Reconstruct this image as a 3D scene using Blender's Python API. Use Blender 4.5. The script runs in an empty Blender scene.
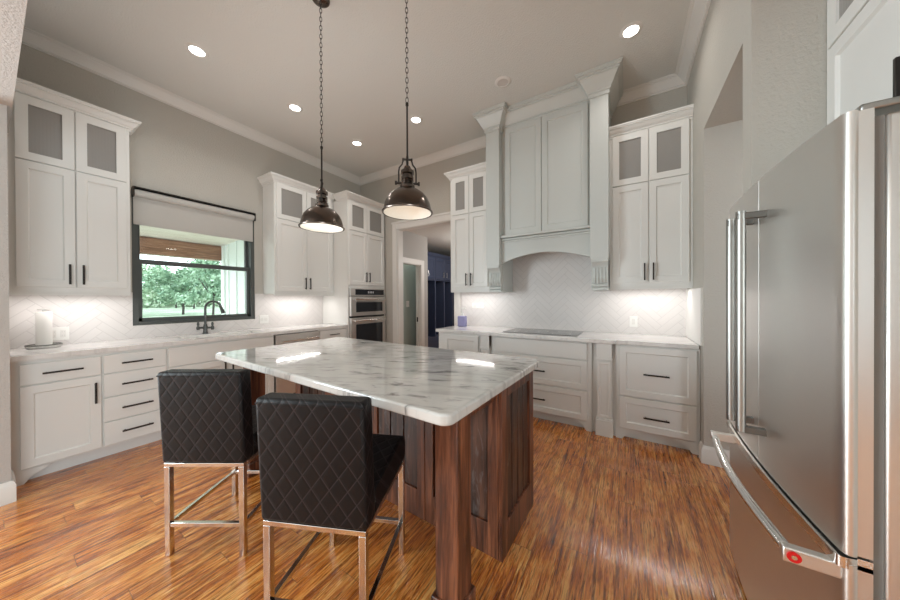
import bpy, math, random
from mathutils import Vector, Matrix
random.seed(7)
S = bpy.context.scene
COL = S.collection
PI = math.pi

# ------------------------------------------------------------------ camera
F_PX, YAW, PITCH, ROLL, CAM_H = 287.058, 0.5528, -0.0048, -0.0045, 1.34
cam_data = bpy.data.cameras.new('camera')
cam = bpy.data.objects.new('camera', cam_data)
COL.objects.link(cam)
cam_data.sensor_fit = 'HORIZONTAL'
cam_data.sensor_width = 36.0
cam_data.lens = F_PX / 900.0 * 36.0
cam_data.clip_start = 0.02
cam_data.clip_end = 400
cy_, sy_ = math.cos(YAW), math.sin(YAW)
_F = Vector((-sy_, cy_, 0)); _R = Vector((cy_, sy_, 0)); _U = Vector((0, 0, 1))
_F2 = _F * math.cos(PITCH) + _U * math.sin(PITCH)
_U2 = _U * math.cos(PITCH) - _F * math.sin(PITCH)
_R3 = _R * math.cos(ROLL) + _U2 * math.sin(ROLL)
_U3 = _U2 * math.cos(ROLL) - _R * math.sin(ROLL)
m = Matrix.Identity(4)
for r_ in range(3):
    m[r_][0], m[r_][1], m[r_][2] = _R3[r_], _U3[r_], -_F2[r_]
m.translation = (0, 0, CAM_H)
cam.matrix_world = m
S.camera = cam

# ------------------------------------------------------------------ world, exposure, big lights
S.view_settings.view_transform = 'Standard'
S.view_settings.look = 'None'
S.view_settings.gamma = 1.0
S.view_settings.use_curve_mapping = False
S.view_settings.exposure = 0.0
W = bpy.data.worlds.new('sky_world'); S.world = W
W.use_nodes = True
_bg = W.node_tree.nodes['Background']
_bg.inputs[0].default_value = (0.86, 0.93, 1.0, 1)
_bg.inputs[1].default_value = 4.4
S.cycles.max_bounces = 8
S.cycles.diffuse_bounces = 5
S.cycles.glossy_bounces = 4
S.cycles.transmission_bounces = 6
S.cycles.sample_clamp_indirect = 4.0


def area_light(name, loc, rot, sx, sy, watts, color=(1, 1, 1), spread=PI, parent=None):
    d = bpy.data.lights.new(name, 'AREA')
    d.shape = 'RECTANGLE'; d.size = sx; d.size_y = sy
    d.energy = watts; d.color = color; d.spread = spread
    o = bpy.data.objects.new(name, d); COL.objects.link(o)
    if parent is not None:
        o.parent = parent
        o.matrix_parent_inverse = parent.matrix_world.inverted()
    o.location = loc; o.rotation_euler = rot
    return o


# unseen fill lights added behind the camera to brighten the kitchen
area_light('rear_fill', (-2.4, -4.6, 1.6), (-PI / 2, 0, PI), 2.4, 2.2, 8, (0.81, 0.94, 1.0))
area_light('rear_fill', (1.2, -4.6, 1.6), (-PI / 2, 0, PI), 2.4, 2.2, 4, (0.81, 0.94, 1.0))
area_light('side_fill', (-4.3, -2.4, 1.6), (0, -PI / 2, 0), 2.2, 2.6, 300, (0.81, 0.94, 1.0))
area_light('side_fill', (2.8, -1.65, 1.6), (0, PI / 2, 0), 2.2, 2.4, 150, (0.81, 0.94, 1.0))
# unseen upward fill light added to brighten the ceiling
area_light('ceiling_fill', (-2.8, 1.35, 1.9), (PI, 0, 0), 2.0, 1.0, 6.5, (0.88, 0.96, 1.0), spread=2.6)


# ------------------------------------------------------------------ material tools
class X:
    """tiny expression builder over math nodes"""
    def __init__(s, t, o): s.t, s.o = t, o
    def _b(s, op, a, b=None, c=None):
        n = s.t.nodes.new('ShaderNodeMath'); n.operation = op
        for i, v in enumerate((a, b, c)):
            if v is None: continue
            if isinstance(v, X): s.t.links.new(v.o, n.inputs[i])
            else: n.inputs[i].default_value = v
        return X(s.t, n.outputs[0])
    def __add__(s, b): return s._b('ADD', s, b)
    def __radd__(s, b): return s._b('ADD', s, b)
    def __sub__(s, b): return s._b('SUBTRACT', s, b)
    def __rsub__(s, b): return s._b('SUBTRACT', b, s)
    def __mul__(s, b): return s._b('MULTIPLY', s, b)
    def __rmul__(s, b): return s._b('MULTIPLY', s, b)
    def __truediv__(s, b): return s._b('DIVIDE', s, b)
    def floor(s): return s._b('FLOOR', s)
    def fract(s): return s._b('FRACT', s)
    def abs(s): return s._b('ABSOLUTE', s)
    def mod(s, b): return s._b('FLOORED_MODULO', s, b)
    def lt(s, b): return s._b('LESS_THAN', s, b)
    def gt(s, b): return s._b('GREATER_THAN', s, b)
    def min(s, b): return s._b('MINIMUM', s, b)
    def max(s, b): return s._b('MAXIMUM', s, b)
    def sstep(s, a, b):
        n = s.t.nodes.new('ShaderNodeMapRange'); n.interpolation_type = 'SMOOTHSTEP'
        s.t.links.new(s.o, n.inputs[0]); n.inputs[1].default_value = a; n.inputs[2].default_value = b
        return X(s.t, n.outputs[0])


def srgb(r, g, b):
    f = lambda c: (c / 255 / 12.92) if c / 255 <= 0.04045 else ((c / 255 + 0.055) / 1.055) ** 2.4
    return (f(r), f(g), f(b), 1)


def mat(name, color, rough=0.5, metal=0.0, **kw):
    M = bpy.data.materials.new(name); M.use_nodes = True
    t = M.node_tree; p = t.nodes['Principled BSDF']
    p.inputs['Base Color'].default_value = color
    p.inputs['Roughness'].default_value = rough
    p.inputs['Metallic'].default_value = metal
    for k, v in kw.items():
        p.inputs[k.replace('_', ' ')].default_value = v
    return M


def nodes_of(M): return M.node_tree, M.node_tree.nodes['Principled BSDF']


def coords(t, kind='Object'):
    n = t.nodes.new('ShaderNodeTexCoord'); s = t.nodes.new('ShaderNodeSeparateXYZ')
    t.links.new(n.outputs[kind], s.inputs[0])
    return n.outputs[kind], X(t, s.outputs[0]), X(t, s.outputs[1]), X(t, s.outputs[2])


def combine(t, a, b, c):
    n = t.nodes.new('ShaderNodeCombineXYZ')
    for i, v in enumerate((a, b, c)):
        if isinstance(v, X): t.links.new(v.o, n.inputs[i])
        else: n.inputs[i].default_value = v
    return n.outputs[0]


def noise(t, vec, scale=1.0, detail=3.0, rough=0.55, dist=0.0):
    n = t.nodes.new('ShaderNodeTexNoise')
    t.links.new(vec, n.inputs['Vector'])
    n.inputs['Scale'].default_value = scale; n.inputs['Detail'].default_value = detail
    n.inputs['Roughness'].default_value = rough; n.inputs['Distortion'].default_value = dist
    return X(t, n.outputs['Fac'])


def ramp(t, x, stops):
    n = t.nodes.new('ShaderNodeValToRGB'); t.links.new(x.o, n.inputs[0])
    e = n.color_ramp.elements
    while len(e) < len(stops): e.new(0.5)
    for el, (p, c) in zip(e, stops): el.position = p; el.color = c
    return n.outputs[0]


def mix(t, fac, a, b, mode='MIX'):
    n = t.nodes.new('ShaderNodeMix'); n.data_type = 'RGBA'; n.blend_type = mode
    if isinstance(fac, X): t.links.new(fac.o, n.inputs[0])
    else: n.inputs[0].default_value = fac
    for i, v in ((6, a), (7, b)):
        if isinstance(v, tuple): n.inputs[i].default_value = v
        else: t.links.new(v, n.inputs[i])
    return n.outputs[2]


def bump(t, p, h, strength=0.3, dist=0.01):
    n = t.nodes.new('ShaderNodeBump'); n.inputs['Strength'].default_value = strength
    n.inputs['Distance'].default_value = dist
    t.links.new(h.o, n.inputs['Height']); t.links.new(n.outputs[0], p.inputs['Normal'])


M = {}
# painted wall with orange-peel texture
def wall_paint(name, col):
    w = mat(name, col, 0.75); t, p = nodes_of(w)
    v, x, y, z = coords(t)
    bump(t, p, noise(t, v, 75, 3, 0.6), 0.6, 0.008)
    return w
M['wall'] = wall_paint('taupe_wall_paint', srgb(191, 186, 177))
M['hall_wall'] = wall_paint('hall_wall_paint', srgb(186, 183, 179))
M['sage'] = wall_paint('grey_green_paint', srgb(168, 180, 172))
M['ceiling'] = wall_paint('ceiling_paint', srgb(219, 218, 213))
M['trim'] = mat('white_trim_paint', srgb(226, 223, 218), 0.4)
M['cab'] = mat('white_cabinet_paint', srgb(230, 229, 225), 0.35)
M['hood'] = mat('pale_grey_hood_paint', srgb(203, 206, 202), 0.38)
M['black'] = mat('dark_bronze_metal', srgb(58, 53, 50), 0.35, 0.7)
M['faucet'] = mat('dark_steel_faucet', srgb(92, 94, 92), 0.3, 0.8)
M['frame'] = mat('black_window_frame', srgb(80, 83, 81), 0.4)
M['shade'] = mat('grey_shade_fabric', srgb(190, 186, 180), 0.9)
M['gasket'] = mat('grey_gasket', srgb(128, 126, 122), 0.6)
M['gap'] = mat('dark_gap', srgb(40, 38, 36), 0.8)
M['plastic'] = mat('white_plastic', srgb(236, 234, 230), 0.3)
M['slot'] = mat('outlet_slot', srgb(206, 203, 199), 0.5)
M['navy'] = mat('navy_cabinet_paint', srgb(74, 84, 110), 0.4)
M['paper'] = mat('paper', srgb(226, 223, 218), 0.9)
M['chrome'] = mat('chrome', srgb(225, 222, 218), 0.14, 1.0)
M['bronze'] = mat('bronze_pendant', srgb(112, 101, 94), 0.24, 1.0)
M['inner'] = mat('white_enamel', srgb(240, 236, 228), 0.4)
M['red'] = mat('red_enamel', srgb(200, 20, 24), 0.3)
M['blackglass'] = mat('black_glass', srgb(44, 46, 50), 0.06)
M['cooktop'] = mat('grey_glass', srgb(92, 92, 92), 0.08)
M['lavender'] = mat('lavender_soap', srgb(146, 144, 186), 0.15)
M['deck'] = mat('porch_concrete', srgb(226, 222, 216), 0.8)
M['bark'] = mat('bark', srgb(64, 58, 54), 0.9)
M['siding'] = mat('white_siding', srgb(232, 238, 234), 0.6)
M['display'] = mat('display_glyphs', srgb(200, 205, 210), 0.4)
M['knob'] = mat('black_knob', srgb(20, 20, 20), 0.3)

def emit(name, col, s):
    e = mat(name, col, 0.5); t, p = nodes_of(e)
    p.inputs['Emission Color'].default_value = col; p.inputs['Emission Strength'].default_value = s
    return e
M['lamp'] = emit('lit_lens', (1, 0.97, 0.92, 1), 9.0)
M['bulb'] = emit('lit_bulb', (1, 0.94, 0.84, 1), 2.5)
M['led'] = emit('led_strip', (1, 0.96, 0.92, 1), 4.0)
M['lens_off'] = mat('unlit_lens', srgb(205, 198, 192), 0.5)

# frosted reeded cabinet glass
g = mat('reeded_glass', srgb(150, 147, 143), 0.28); t, p = nodes_of(g)
v, x, y, z = coords(t)
bump(t, p, (x * 55).fract().sstep(0, 0.5), 0.15, 0.003)
M['cabglass'] = g
# clear window pane
g = bpy.data.materials.new('window_glass'); g.use_nodes = True
t = g.node_tree; t.nodes.remove(t.nodes['Principled BSDF'])
a = t.nodes.new('ShaderNodeBsdfTransparent'); a.inputs[0].default_value = (0.93, 0.97, 0.95, 1)
b = t.nodes.new('ShaderNodeBsdfGlossy'); b.inputs['Roughness'].default_value = 0.02
mx = t.nodes.new('ShaderNodeMixShader'); mx.inputs[0].default_value = 0.03
t.links.new(a.outputs[0], mx.inputs[1]); t.links.new(b.outputs[0], mx.inputs[2])
t.links.new(mx.outputs[0], t.nodes['Material Output'].inputs[0])
M['pane'] = g

# brushed stainless steel
def steel(name, col, axis, rough=0.3):
    s = mat(name, col, rough, 1.0); t, p = nodes_of(s)
    v, x, y, z = coords(t)
    q = {'z': combine(t, x * 220, y * 220, z * 3), 'y': combine(t, x * 220, y * 3, z * 220), 'x': combine(t, x * 3, y * 220, z * 220)}[axis]
    n = noise(t, q, 1.0, 2)
    t.links.new((n * 0.08 + (rough - 0.03)).o, p.inputs['Roughness'])
    return s
M['steel'] = steel('brushed_steel', srgb(224, 221, 217), 'y', 0.33)
M['handle'] = steel('satin_steel_handle', srgb(164, 163, 159), 'z', 0.34)
M['bracket'] = steel('dark_chrome_bracket', srgb(112, 110, 106), 'x', 0.34)
M['steelx'] = steel('brushed_steel_trim', srgb(222, 219, 215), 'x', 0.36)

# marble
def marble(name, base, vein, dark, streak=1.0, scale=1.0):
    s = mat(name, base, 0.08); t, p = nodes_of(s)
    v, x, y, z = coords(t)
    u = (x * 0.9 + y * 0.43) ; w = (y * 0.9 - x * 0.43)
    q = combine(t, u * 1.1 * scale, w * 4.2 * scale, z)
    n1 = noise(t, q, 1.6, 6, 0.6, 1.2)
    n2 = noise(t, combine(t, u * 5.5 * scale, w * 17 * scale, z * 3), 1.0, 4, 0.6, 0.5)
    n3 = noise(t, v, 60, 2, 0.5)
    c = ramp(t, n1, [(0.30, vein), (0.47, base), (0.62, base), (0.75, vein)])
    k = (n2.sstep(0.51, 0.68) * n1.sstep(0.38, 0.54)) * (0.75 * streak)
    c = mix(t, k, c, dark)
    c = mix(t, n3 * 0.10, c, vein)
    t.links.new(c, p.inputs['Base Color'])
    p.inputs['Coat Weight'].default_value = 0.3; p.inputs['Coat Roughness'].default_value = 0.03
    return s
M['island_marble'] = marble('polished_marble', srgb(206, 203, 198), srgb(168, 165, 161), srgb(104, 102, 102), 1.25)
M['quartz'] = marble('pale_marble', srgb(232, 229, 226), srgb(208, 204, 201), srgb(176, 172, 170), 0.55, 0.8)

# herringbone tile, axis pair chosen by the wall it lies on
def herringbone(name, axes):
    s = mat(name, srgb(232, 228, 226), 0.42); t, p = nodes_of(s)
    v, x, y, z = coords(t)
    a = {'x': x, 'y': y, 'z': z}
    u, w = a[axes[0]], a[axes[1]]
    k = 0.7071 / 0.066; n = 4
    px, py = (u + w) * k + 400.0, (w - u) * k + 400.0
    i, j = px.floor(), py.floor(); fx, fy = px.fract(), py.fract()
    d = (i - j).mod(2.0 * n)
    hz = d.lt(n - 0.5)
    ex = fx.min(1 - fx); ey = fy.min(1 - fy)
    eq = lambda c: (d - c).abs().lt(0.5)
    big = lambda cond, e: e * cond + (1 - cond) * 1.0
    eh = ey.min(big(eq(0), fx)).min(big(eq(n - 1), 1 - fx))
    ev = ex.min(big(eq(n), 1 - fy)).min(big(eq(2 * n - 1), fy))
    e = eh * hz + ev * (1 - hz)
    g_ = e.sstep(0.015, 0.075)
    wn = t.nodes.new('ShaderNodeTexWhiteNoise'); wn.noise_dimensions = '2D'
    # tile id: start cell of the brick
    hx = i - d * hz; vy = j + (d - n) * (1 - hz)
    t.links.new(combine(t, hx, vy, 0), wn.inputs['Vector'])
    r = X(t, wn.outputs[0])
    tile = mix(t, r, srgb(219, 214, 211), srgb(222, 217, 214))
    c = mix(t, g_, srgb(210, 205, 202), tile)
    t.links.new(c, p.inputs['Base Color'])
    bump(t, p, g_ * 1.0 + r * 0.25, 0.25, 0.004)
    return s
M['tile_xz'] = herringbone('herringbone_tile_back', 'xz')
M['tile_yz'] = herringbone('herringbone_tile_side', 'yz')

# hand-scraped wood floor, boards along Y
f = mat('hand_scraped_oak_floor', srgb(190, 130, 78), 0.3); t, p = nodes_of(f)
v, x, y, z = coords(t)
bx = x / 0.128 + 100.0
bi = bx.floor(); bf = bx.fract()
wn = t.nodes.new('ShaderNodeTexWhiteNoise'); wn.noise_dimensions = '1D'; t.links.new(bi.o, wn.inputs['W'])
off = X(t, wn.outputs[0])
by = (y + off * 1.7) / 1.35 + 50.0
bj = by.floor(); bjf = by.fract()
wn2 = t.nodes.new('ShaderNodeTexWhiteNoise'); wn2.noise_dimensions = '2D'; t.links.new(combine(t, bi, bj, 0), wn2.inputs['Vector'])
rid = X(t, wn2.outputs[0])
gcoord = combine(t, x * 62 + rid * 37, y * 4.2 + rid * 91, rid * 13)
g1 = noise(t, gcoord, 1.0, 5, 0.66, 1.3)
g2 = noise(t, combine(t, x * 150 + rid * 11, y * 9, rid), 1.0, 3, 0.6, 0.8)
g3 = noise(t, combine(t, x * 5 + rid * 5, y * 2.2 + rid * 31, 0), 1.0, 4, 0.65, 0.8)
g4 = noise(t, combine(t, x * 58 + rid * 23, y * 1.1 + rid * 7, rid * 3), 1.0, 2, 0.5, 0.6)
tone = g1 * 0.46 + g3 * 0.34 + g4 * 0.20
c = ramp(t, tone, [(0.34, srgb(72, 28, 7)), (0.42, srgb(156, 74, 20)), (0.50, srgb(212, 126, 48)), (0.61, srgb(246, 188, 110))])
c = mix(t, (1 - g2.sstep(0.34, 0.50)) * 0.75, c, srgb(82, 42, 18))
c = mix(t, (1 - g1.sstep(0.30, 0.42)) * 0.6, c, srgb(54, 27, 13))
c = mix(t, (1 - g4.sstep(0.34, 0.46)) * 0.45, c, srgb(92, 48, 20))  # grooves darkened in colour to imitate alternating bright and dark reflections
c = mix(t, rid * 0.16, c, srgb(150, 88, 44), 'MIX')
ed = bf.min(1 - bf) * 0.128
ee = bjf.min(1 - bjf) * 1.35
gapf = ed.min(ee).sstep(0.0004, 0.0026)
c = mix(t, gapf * 0.5 + 0.5, srgb(52, 28, 14), c)
t.links.new(c, p.inputs['Base Color'])
rg = noise(t, v, 3.0, 3)
t.links.new((rg * 0.14 + g2 * 0.12 + 0.14).o, p.inputs['Roughness'])
bump(t, p, g1 * 1.0 + g2 * 0.35 + gapf * 0.35, 0.42, 0.010)
p.inputs['Coat Weight'].default_value = 0.7; p.inputs['Coat Roughness'].default_value = 0.1; p.inputs['Coat IOR'].default_value = 1.65
cb_ = t.nodes.new('ShaderNodeBump'); cb_.inputs['Strength'].default_value = 0.35; cb_.inputs['Distance'].default_value = 0.010
t.links.new((g4 * 1.3 + g1 * 0.4 + g3 * 0.4).o, cb_.inputs['Height']); t.links.new(cb_.outputs[0], p.inputs['Coat Normal'])
M['floor'] = f

# dark stained rustic island wood; grain along z
def rustic(name, c0, c1, c2, scuff, axis='z'):
    s = mat(name, c1, 0.38); t, p = nodes_of(s)
    v, x, y, z = coords(t)
    sc = {'z': (24, 24, 1.8), 'x': (1.8, 24, 24), 'y': (24, 1.8, 24)}[axis]
    n1 = noise(t, combine(t, x * sc[0], y * sc[1], z * sc[2]), 1.0, 4, 0.6, 0.9)
    n2 = noise(t, combine(t, x * sc[0] * 3, y * sc[1] * 3, z * sc[2] * 3), 1.0, 3, 0.6)
    n3 = noise(t, combine(t, x * 22, y * 22, z * 5), 1.0, 4, 0.7, 0.8)
    c = ramp(t, n1, [(0.32, c0), (0.5, c1), (0.68, c2)])
    c = mix(t, (1 - n2.sstep(0.3, 0.5)) * 0.5, c, c0)
    if scuff: c = mix(t, n3.sstep(0.55, 0.70) * scuff, c, srgb(120, 116, 114))
    t.links.new(c, p.inputs['Base Color'])
    bump(t, p, n1 * 0.7 + n2 * 0.4 + n3 * 0.5, 0.35, 0.006)
    return s
M['island_wood'] = rustic('dark_walnut_stain', srgb(52, 29, 20), srgb(100, 58, 39), srgb(146, 90, 61), 0)
M['island_plank'] = rustic('worn_walnut_planks', srgb(32, 19, 14), srgb(66, 40, 29), srgb(104, 68, 50), 0.6)  # worn tones, darkened further for the shade in the recessed panels
M['dark_backing'] = mat('dark_backing', srgb(26, 15, 11), 0.6)  # dark body colour so the grooves between planks read deep
M['beam'] = rustic('cedar_beam', srgb(112, 76, 58), srgb(150, 106, 84), srgb(172, 130, 106), 0, 'y')
M['porch_wood'] = rustic('pine_ceiling', srgb(214, 202, 188), srgb(230, 220, 208), srgb(238, 230, 220), 0, 'y')

# quilted black leather
def quilt(name, seat):
    s = mat(name, srgb(34, 30, 30), 0.5, Specular_IOR_Level=0.25); t, p = nodes_of(s)
    v, x, y, z = coords(t)
    a = x if seat else x + y
    b = (y + z) if seat else z
    p1 = (a / 0.072 + b / 0.098 + 50.0).fract(); p2 = (a / 0.072 - b / 0.098 + 50.0).fract()
    e = p1.min(1 - p1).min(p2.min(1 - p2))
    ln = 1 - e.sstep(0.012, 0.05)
    n = noise(t, v, 260, 2)
    c = mix(t, ln * 0.5, srgb(15, 12, 13), srgb(62, 56, 57))
    t.links.new(c, p.inputs['Base Color'])
    bump(t, p, e.sstep(0.0, 0.2) + n * 0.1, 0.16, 0.005)
    return s
M['quilt'] = quilt('quilted_leather_back', False)
M['quilt_seat'] = quilt('quilted_leather_seat', True)

# exterior
gr = mat('lawn_grass', srgb(150, 170, 110), 0.9); t, p = nodes_of(gr)
v, x, y, z = coords(t)
c = ramp(t, noise(t, v, 0.35, 5, 0.7), [(0.35, srgb(104, 124, 98)), (0.52, srgb(140, 156, 132)), (0.68, srgb(178, 178, 166))])
t.links.new(c, p.inputs['Base Color']); M['lawn'] = gr
def leafmat(name, a, b):  # leaf tones are paled to paint in the outdoor haze
    s = mat(name, a, 0.7); t, p = nodes_of(s)
    v, x, y, z = coords(t)
    c = ramp(t, noise(t, v, 1.6, 3), [(0.35, a), (0.65, b)])
    t.links.new(c, p.inputs['Base Color'])
    p.inputs['Subsurface Weight'].default_value = 0.0
    return s
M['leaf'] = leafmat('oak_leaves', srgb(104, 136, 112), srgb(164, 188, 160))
M['leaf2'] = leafmat('haze_paled_leaves', srgb(150, 174, 146), srgb(200, 214, 190))


# ------------------------------------------------------------------ mesh tools
class MB:
    def __init__(s): s.v, s.f, s.mi, s.cur = [], [], [], 0
    def add(s, vs, fs):
        k = len(s.v); s.v += [tuple(q) for q in vs]
        s.f += [tuple(i + k for i in q) for q in fs]; s.mi += [s.cur] * len(fs); return s
    def box(s, x0, x1, y0, y1, z0, z1):
        x0, x1 = min(x0, x1), max(x0, x1); y0, y1 = min(y0, y1), max(y0, y1); z0, z1 = min(z0, z1), max(z0, z1)
        return s.add([(x0, y0, z0), (x1, y0, z0), (x1, y1, z0), (x0, y1, z0), (x0, y0, z1), (x1, y0, z1), (x1, y1, z1), (x0, y1, z1)],
                     [(0, 3, 2, 1), (4, 5, 6, 7), (0, 1, 5, 4), (1, 2, 6, 5), (2, 3, 7, 6), (3, 0, 4, 7)])
    def cyl(s, a, b, r, n=16, r2=None):
        a, b = Vector(a), Vector(b); d = (b - a).normalized()
        q = d.orthogonal().normalized(); w = d.cross(q); r2 = r if r2 is None else r2
        vs = [a + (q * math.cos(2 * PI * i / n) + w * math.sin(2 * PI * i / n)) * r for i in range(n)]
        vs += [b + (q * math.cos(2 * PI * i / n) + w * math.sin(2 * PI * i / n)) * r2 for i in range(n)]
        return s.add(vs, [(i, (i + 1) % n, n + (i + 1) % n, n + i) for i in range(n)] + [tuple(range(n - 1, -1, -1)), tuple(range(n, 2 * n))])
    def tube(s, pts, r, n=10, closed=False, cap=True):
        pts = [Vector(q) for q in pts]; N = len(pts); rings = []
        prev = None
        for i, q in enumerate(pts):
            if closed: d = pts[(i + 1) % N] - pts[i - 1]
            else: d = pts[min(i + 1, N - 1)] - pts[max(i - 1, 0)]
            d.normalize()
            u = d.orthogonal().normalized() if prev is None else (prev - d * prev.dot(d)).normalized()
            prev = u; w = d.cross(u); rr = r[i] if isinstance(r, (list, tuple)) else r
            rings.append([q + (u * math.cos(2 * PI * k / n) + w * math.sin(2 * PI * k / n)) * rr for k in range(n)])
        vs = [p_ for ring in rings for p_ in ring]; fs = []
        for i in range(N if closed else N - 1):
            j = (i + 1) % N
            fs += [(i * n + k, i * n + (k + 1) % n, j * n + (k + 1) % n, j * n + k) for k in range(n)]
        if not closed and cap: fs += [tuple(range(n - 1, -1, -1)), tuple((N - 1) * n + k for k in range(n))]
        return s.add(vs, fs)
    def lathe(s, prof, c=(0, 0, 0), n=40, close=False):
        N = len(prof); vs = []
        for r, z in prof:
            vs += [(c[0] + r * math.cos(2 * PI * k / n), c[1] + r * math.sin(2 * PI * k / n), c[2] + z) for k in range(n)]
        fs = []
        for i in range(N if close else N - 1):
            j = (i + 1) % N
            fs += [(i * n + k, i * n + (k + 1) % n, j * n + (k + 1) % n, j * n + k) for k in range(n)]
        return s.add(vs, fs)
    def prism(s, poly, axis, a, b):
        """poly of 2-D points, extruded along axis: 'y' takes (x,z), 'x' takes (y,z), 'z' takes (x,y)"""
        P = {'y': lambda u, w, h: (u, h, w), 'x': lambda u, w, h: (h, u, w), 'z': lambda u, w, h: (u, w, h)}[axis]
        n = len(poly)
        vs = [P(u, w, a) for u, w in poly] + [P(u, w, b) for u, w in poly]
        return s.add(vs, [tuple(range(n)), tuple(range(2 * n - 1, n - 1, -1))] + [(i, n + i, n + (i + 1) % n, (i + 1) % n) for i in range(n)])
    def sweep(s, prof, path, only=None, capends=True):
        """profile (out,z) swept along an xy path with mitred corners; outward is the right-hand side"""
        N = len(path); nor = []
        for i in range(N - 1):
            d = Vector((path[i + 1][0] - path[i][0], path[i + 1][1] - path[i][1])).normalized(); nor.append(Vector((d.y, -d.x)))
        rings = []
        for i in range(N):
            if i == 0: mt = nor[0]
            elif i == N - 1: mt = nor[-1]
            else: mt = (nor[i - 1] + nor[i]) / (1 + nor[i - 1].dot(nor[i]))
            rings.append([(path[i][0] + mt.x * o_, path[i][1] + mt.y * o_, z_) for o_, z_ in prof])
        k = len(prof)
        for i in range(N - 1):
            if only is not None and i != only: continue
            vs = rings[i] + rings[i + 1]
            fs = [(q, (q + 1) % k, k + (q + 1) % k, k + q) for q in range(k)]
            if only is not None or i == 0: fs.append(tuple(range(k)))
            if only is not None or i == N - 2: fs.append(tuple(range(2 * k - 1, k - 1, -1)))
            s.add(vs, fs)
        return s
    def shaker(s, x0, x1, z0, z1, y=-0.02, back=0.0, rail=0.057, rec=0.012, hole=False, c=0.003):
        R = lambda i, yy: [(x0 + i, yy, z0 + i), (x1 - i, yy, z0 + i), (x1 - i, yy, z1 - i), (x0 + i, yy, z1 - i)]
        rings = [R(0, back), R(0, y + c), R(c, y), R(rail, y), R(rail + 0.008, y + rec)]
        if hole: rings[-1] = R(rail, back)
        vs = [q for r in rings for q in r]; fs = []
        for i in range(len(rings) - 1):
            fs += [(4 * i + k, 4 * i + (k + 1) % 4, 4 * i + 4 + (k + 1) % 4, 4 * i + 4 + k) for k in range(4)]
        if hole: fs += [(k + 16, (k + 1) % 4 + 16, (k + 1) % 4, k) for k in range(4)]
        else: fs += [(16, 17, 18, 19), (3, 2, 1, 0)]
        return s.add(vs, fs)
    def slab(s, x0, x1, z0, z1, y=-0.02, back=0.0, c=0.003):
        R = lambda i, yy: [(x0 + i, yy, z0 + i), (x1 - i, yy, z0 + i), (x1 - i, yy, z1 - i), (x0 + i, yy, z1 - i)]
        rings = [R(0, back), R(0, y + c), R(c, y)]
        vs = [q for r in rings for q in r]; fs = []
        for i in range(2):
            fs += [(4 * i + k, 4 * i + (k + 1) % 4, 4 * i + 4 + (k + 1) % 4, 4 * i + 4 + k) for k in range(4)]
        return s.add(vs, fs + [(8, 9, 10, 11), (3, 2, 1, 0)])
    def build(s, name, material, parent=None, world=False, bevel=0, seg=2, sharp=35, flat=False, fix=True):
        me = bpy.data.meshes.new(name)
        vs = [Vector(q) for q in s.v]
        loc = Vector((0, 0, 0))
        if parent is not None and world:
            inv = parent.matrix_world.inverted(); vs = [inv @ q for q in vs]
        elif parent is None:
            lo = [min(q[i] for q in vs) for i in range(3)]; hi = [max(q[i] for q in vs) for i in range(3)]
            loc = Vector(((lo[0] + hi[0]) / 2, (lo[1] + hi[1]) / 2, lo[2])); vs = [q - loc for q in vs]
        me.from_pydata([tuple(q) for q in vs], [], s.f)
        mats = material if isinstance(material, list) else [material]
        for mm in mats: me.materials.append(M[mm])
        if len(mats) > 1: me.polygons.foreach_set('material_index', s.mi)
        if fix:
            import bmesh
            bm = bmesh.new(); bm.from_mesh(me)
            bmesh.ops.recalc_face_normals(bm, faces=bm.faces); bm.to_mesh(me); bm.free()
        if not flat:
            me.polygons.foreach_set('use_smooth', [True] * len(me.polygons))
            me.set_sharp_from_angle(angle=math.radians(sharp))
        me.update()
        o = bpy.data.objects.new(name, me); COL.objects.link(o)
        if parent is not None:
            o.parent = parent; o.matrix_world = parent.matrix_world.copy()
        else:
            o.location = loc; o.matrix_world = Matrix.Translation(loc)
        if bevel:
            md = o.modifiers.new('bevel', 'BEVEL'); md.width = bevel; md.segments = seg; md.limit_method = 'ANGLE'; md.angle_limit = math.radians(40)
        return o


def tag(o, label, cat, group=None, kind=None):
    o['label'] = label; o['category'] = cat
    if group: o['group'] = group
    if kind: o['kind'] = kind
    return o


def thing(name, label, cat, loc=(0, 0, 0), rz=0.0, group=None):
    o = bpy.data.objects.new(name, None); COL.objects.link(o); o.empty_display_size = 0.1
    o.location = loc; o.rotation_euler = (0, 0, rz)
    o.matrix_world = Matrix.Translation(loc) @ Matrix.Rotation(rz, 4, 'Z')
    return tag(o, label, cat, group)


def struct(name, mb, material, **k):
    o = mb.build(name, material, **k)
    if o.parent is None: o['kind'] = 'structure'
    return o


def copy_tree(o, parent=None):
    c_ = o.copy(); COL.objects.link(c_)
    if parent is not None:
        c_.parent = parent
    for ch in list(o.children): copy_tree(ch, c_)
    return c_


# ------------------------------------------------------------------ room dimensions
XW, YW, XR = -4.363, 3.806, 0.528        # left wall, back wall, right wall
ZC = 3.62
CT0, CT1 = 0.902, 0.940                   # worktop underside and top
WY0, WY1, WZ0, WZ1 = 0.803, 1.952, 1.074, 2.512

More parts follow.
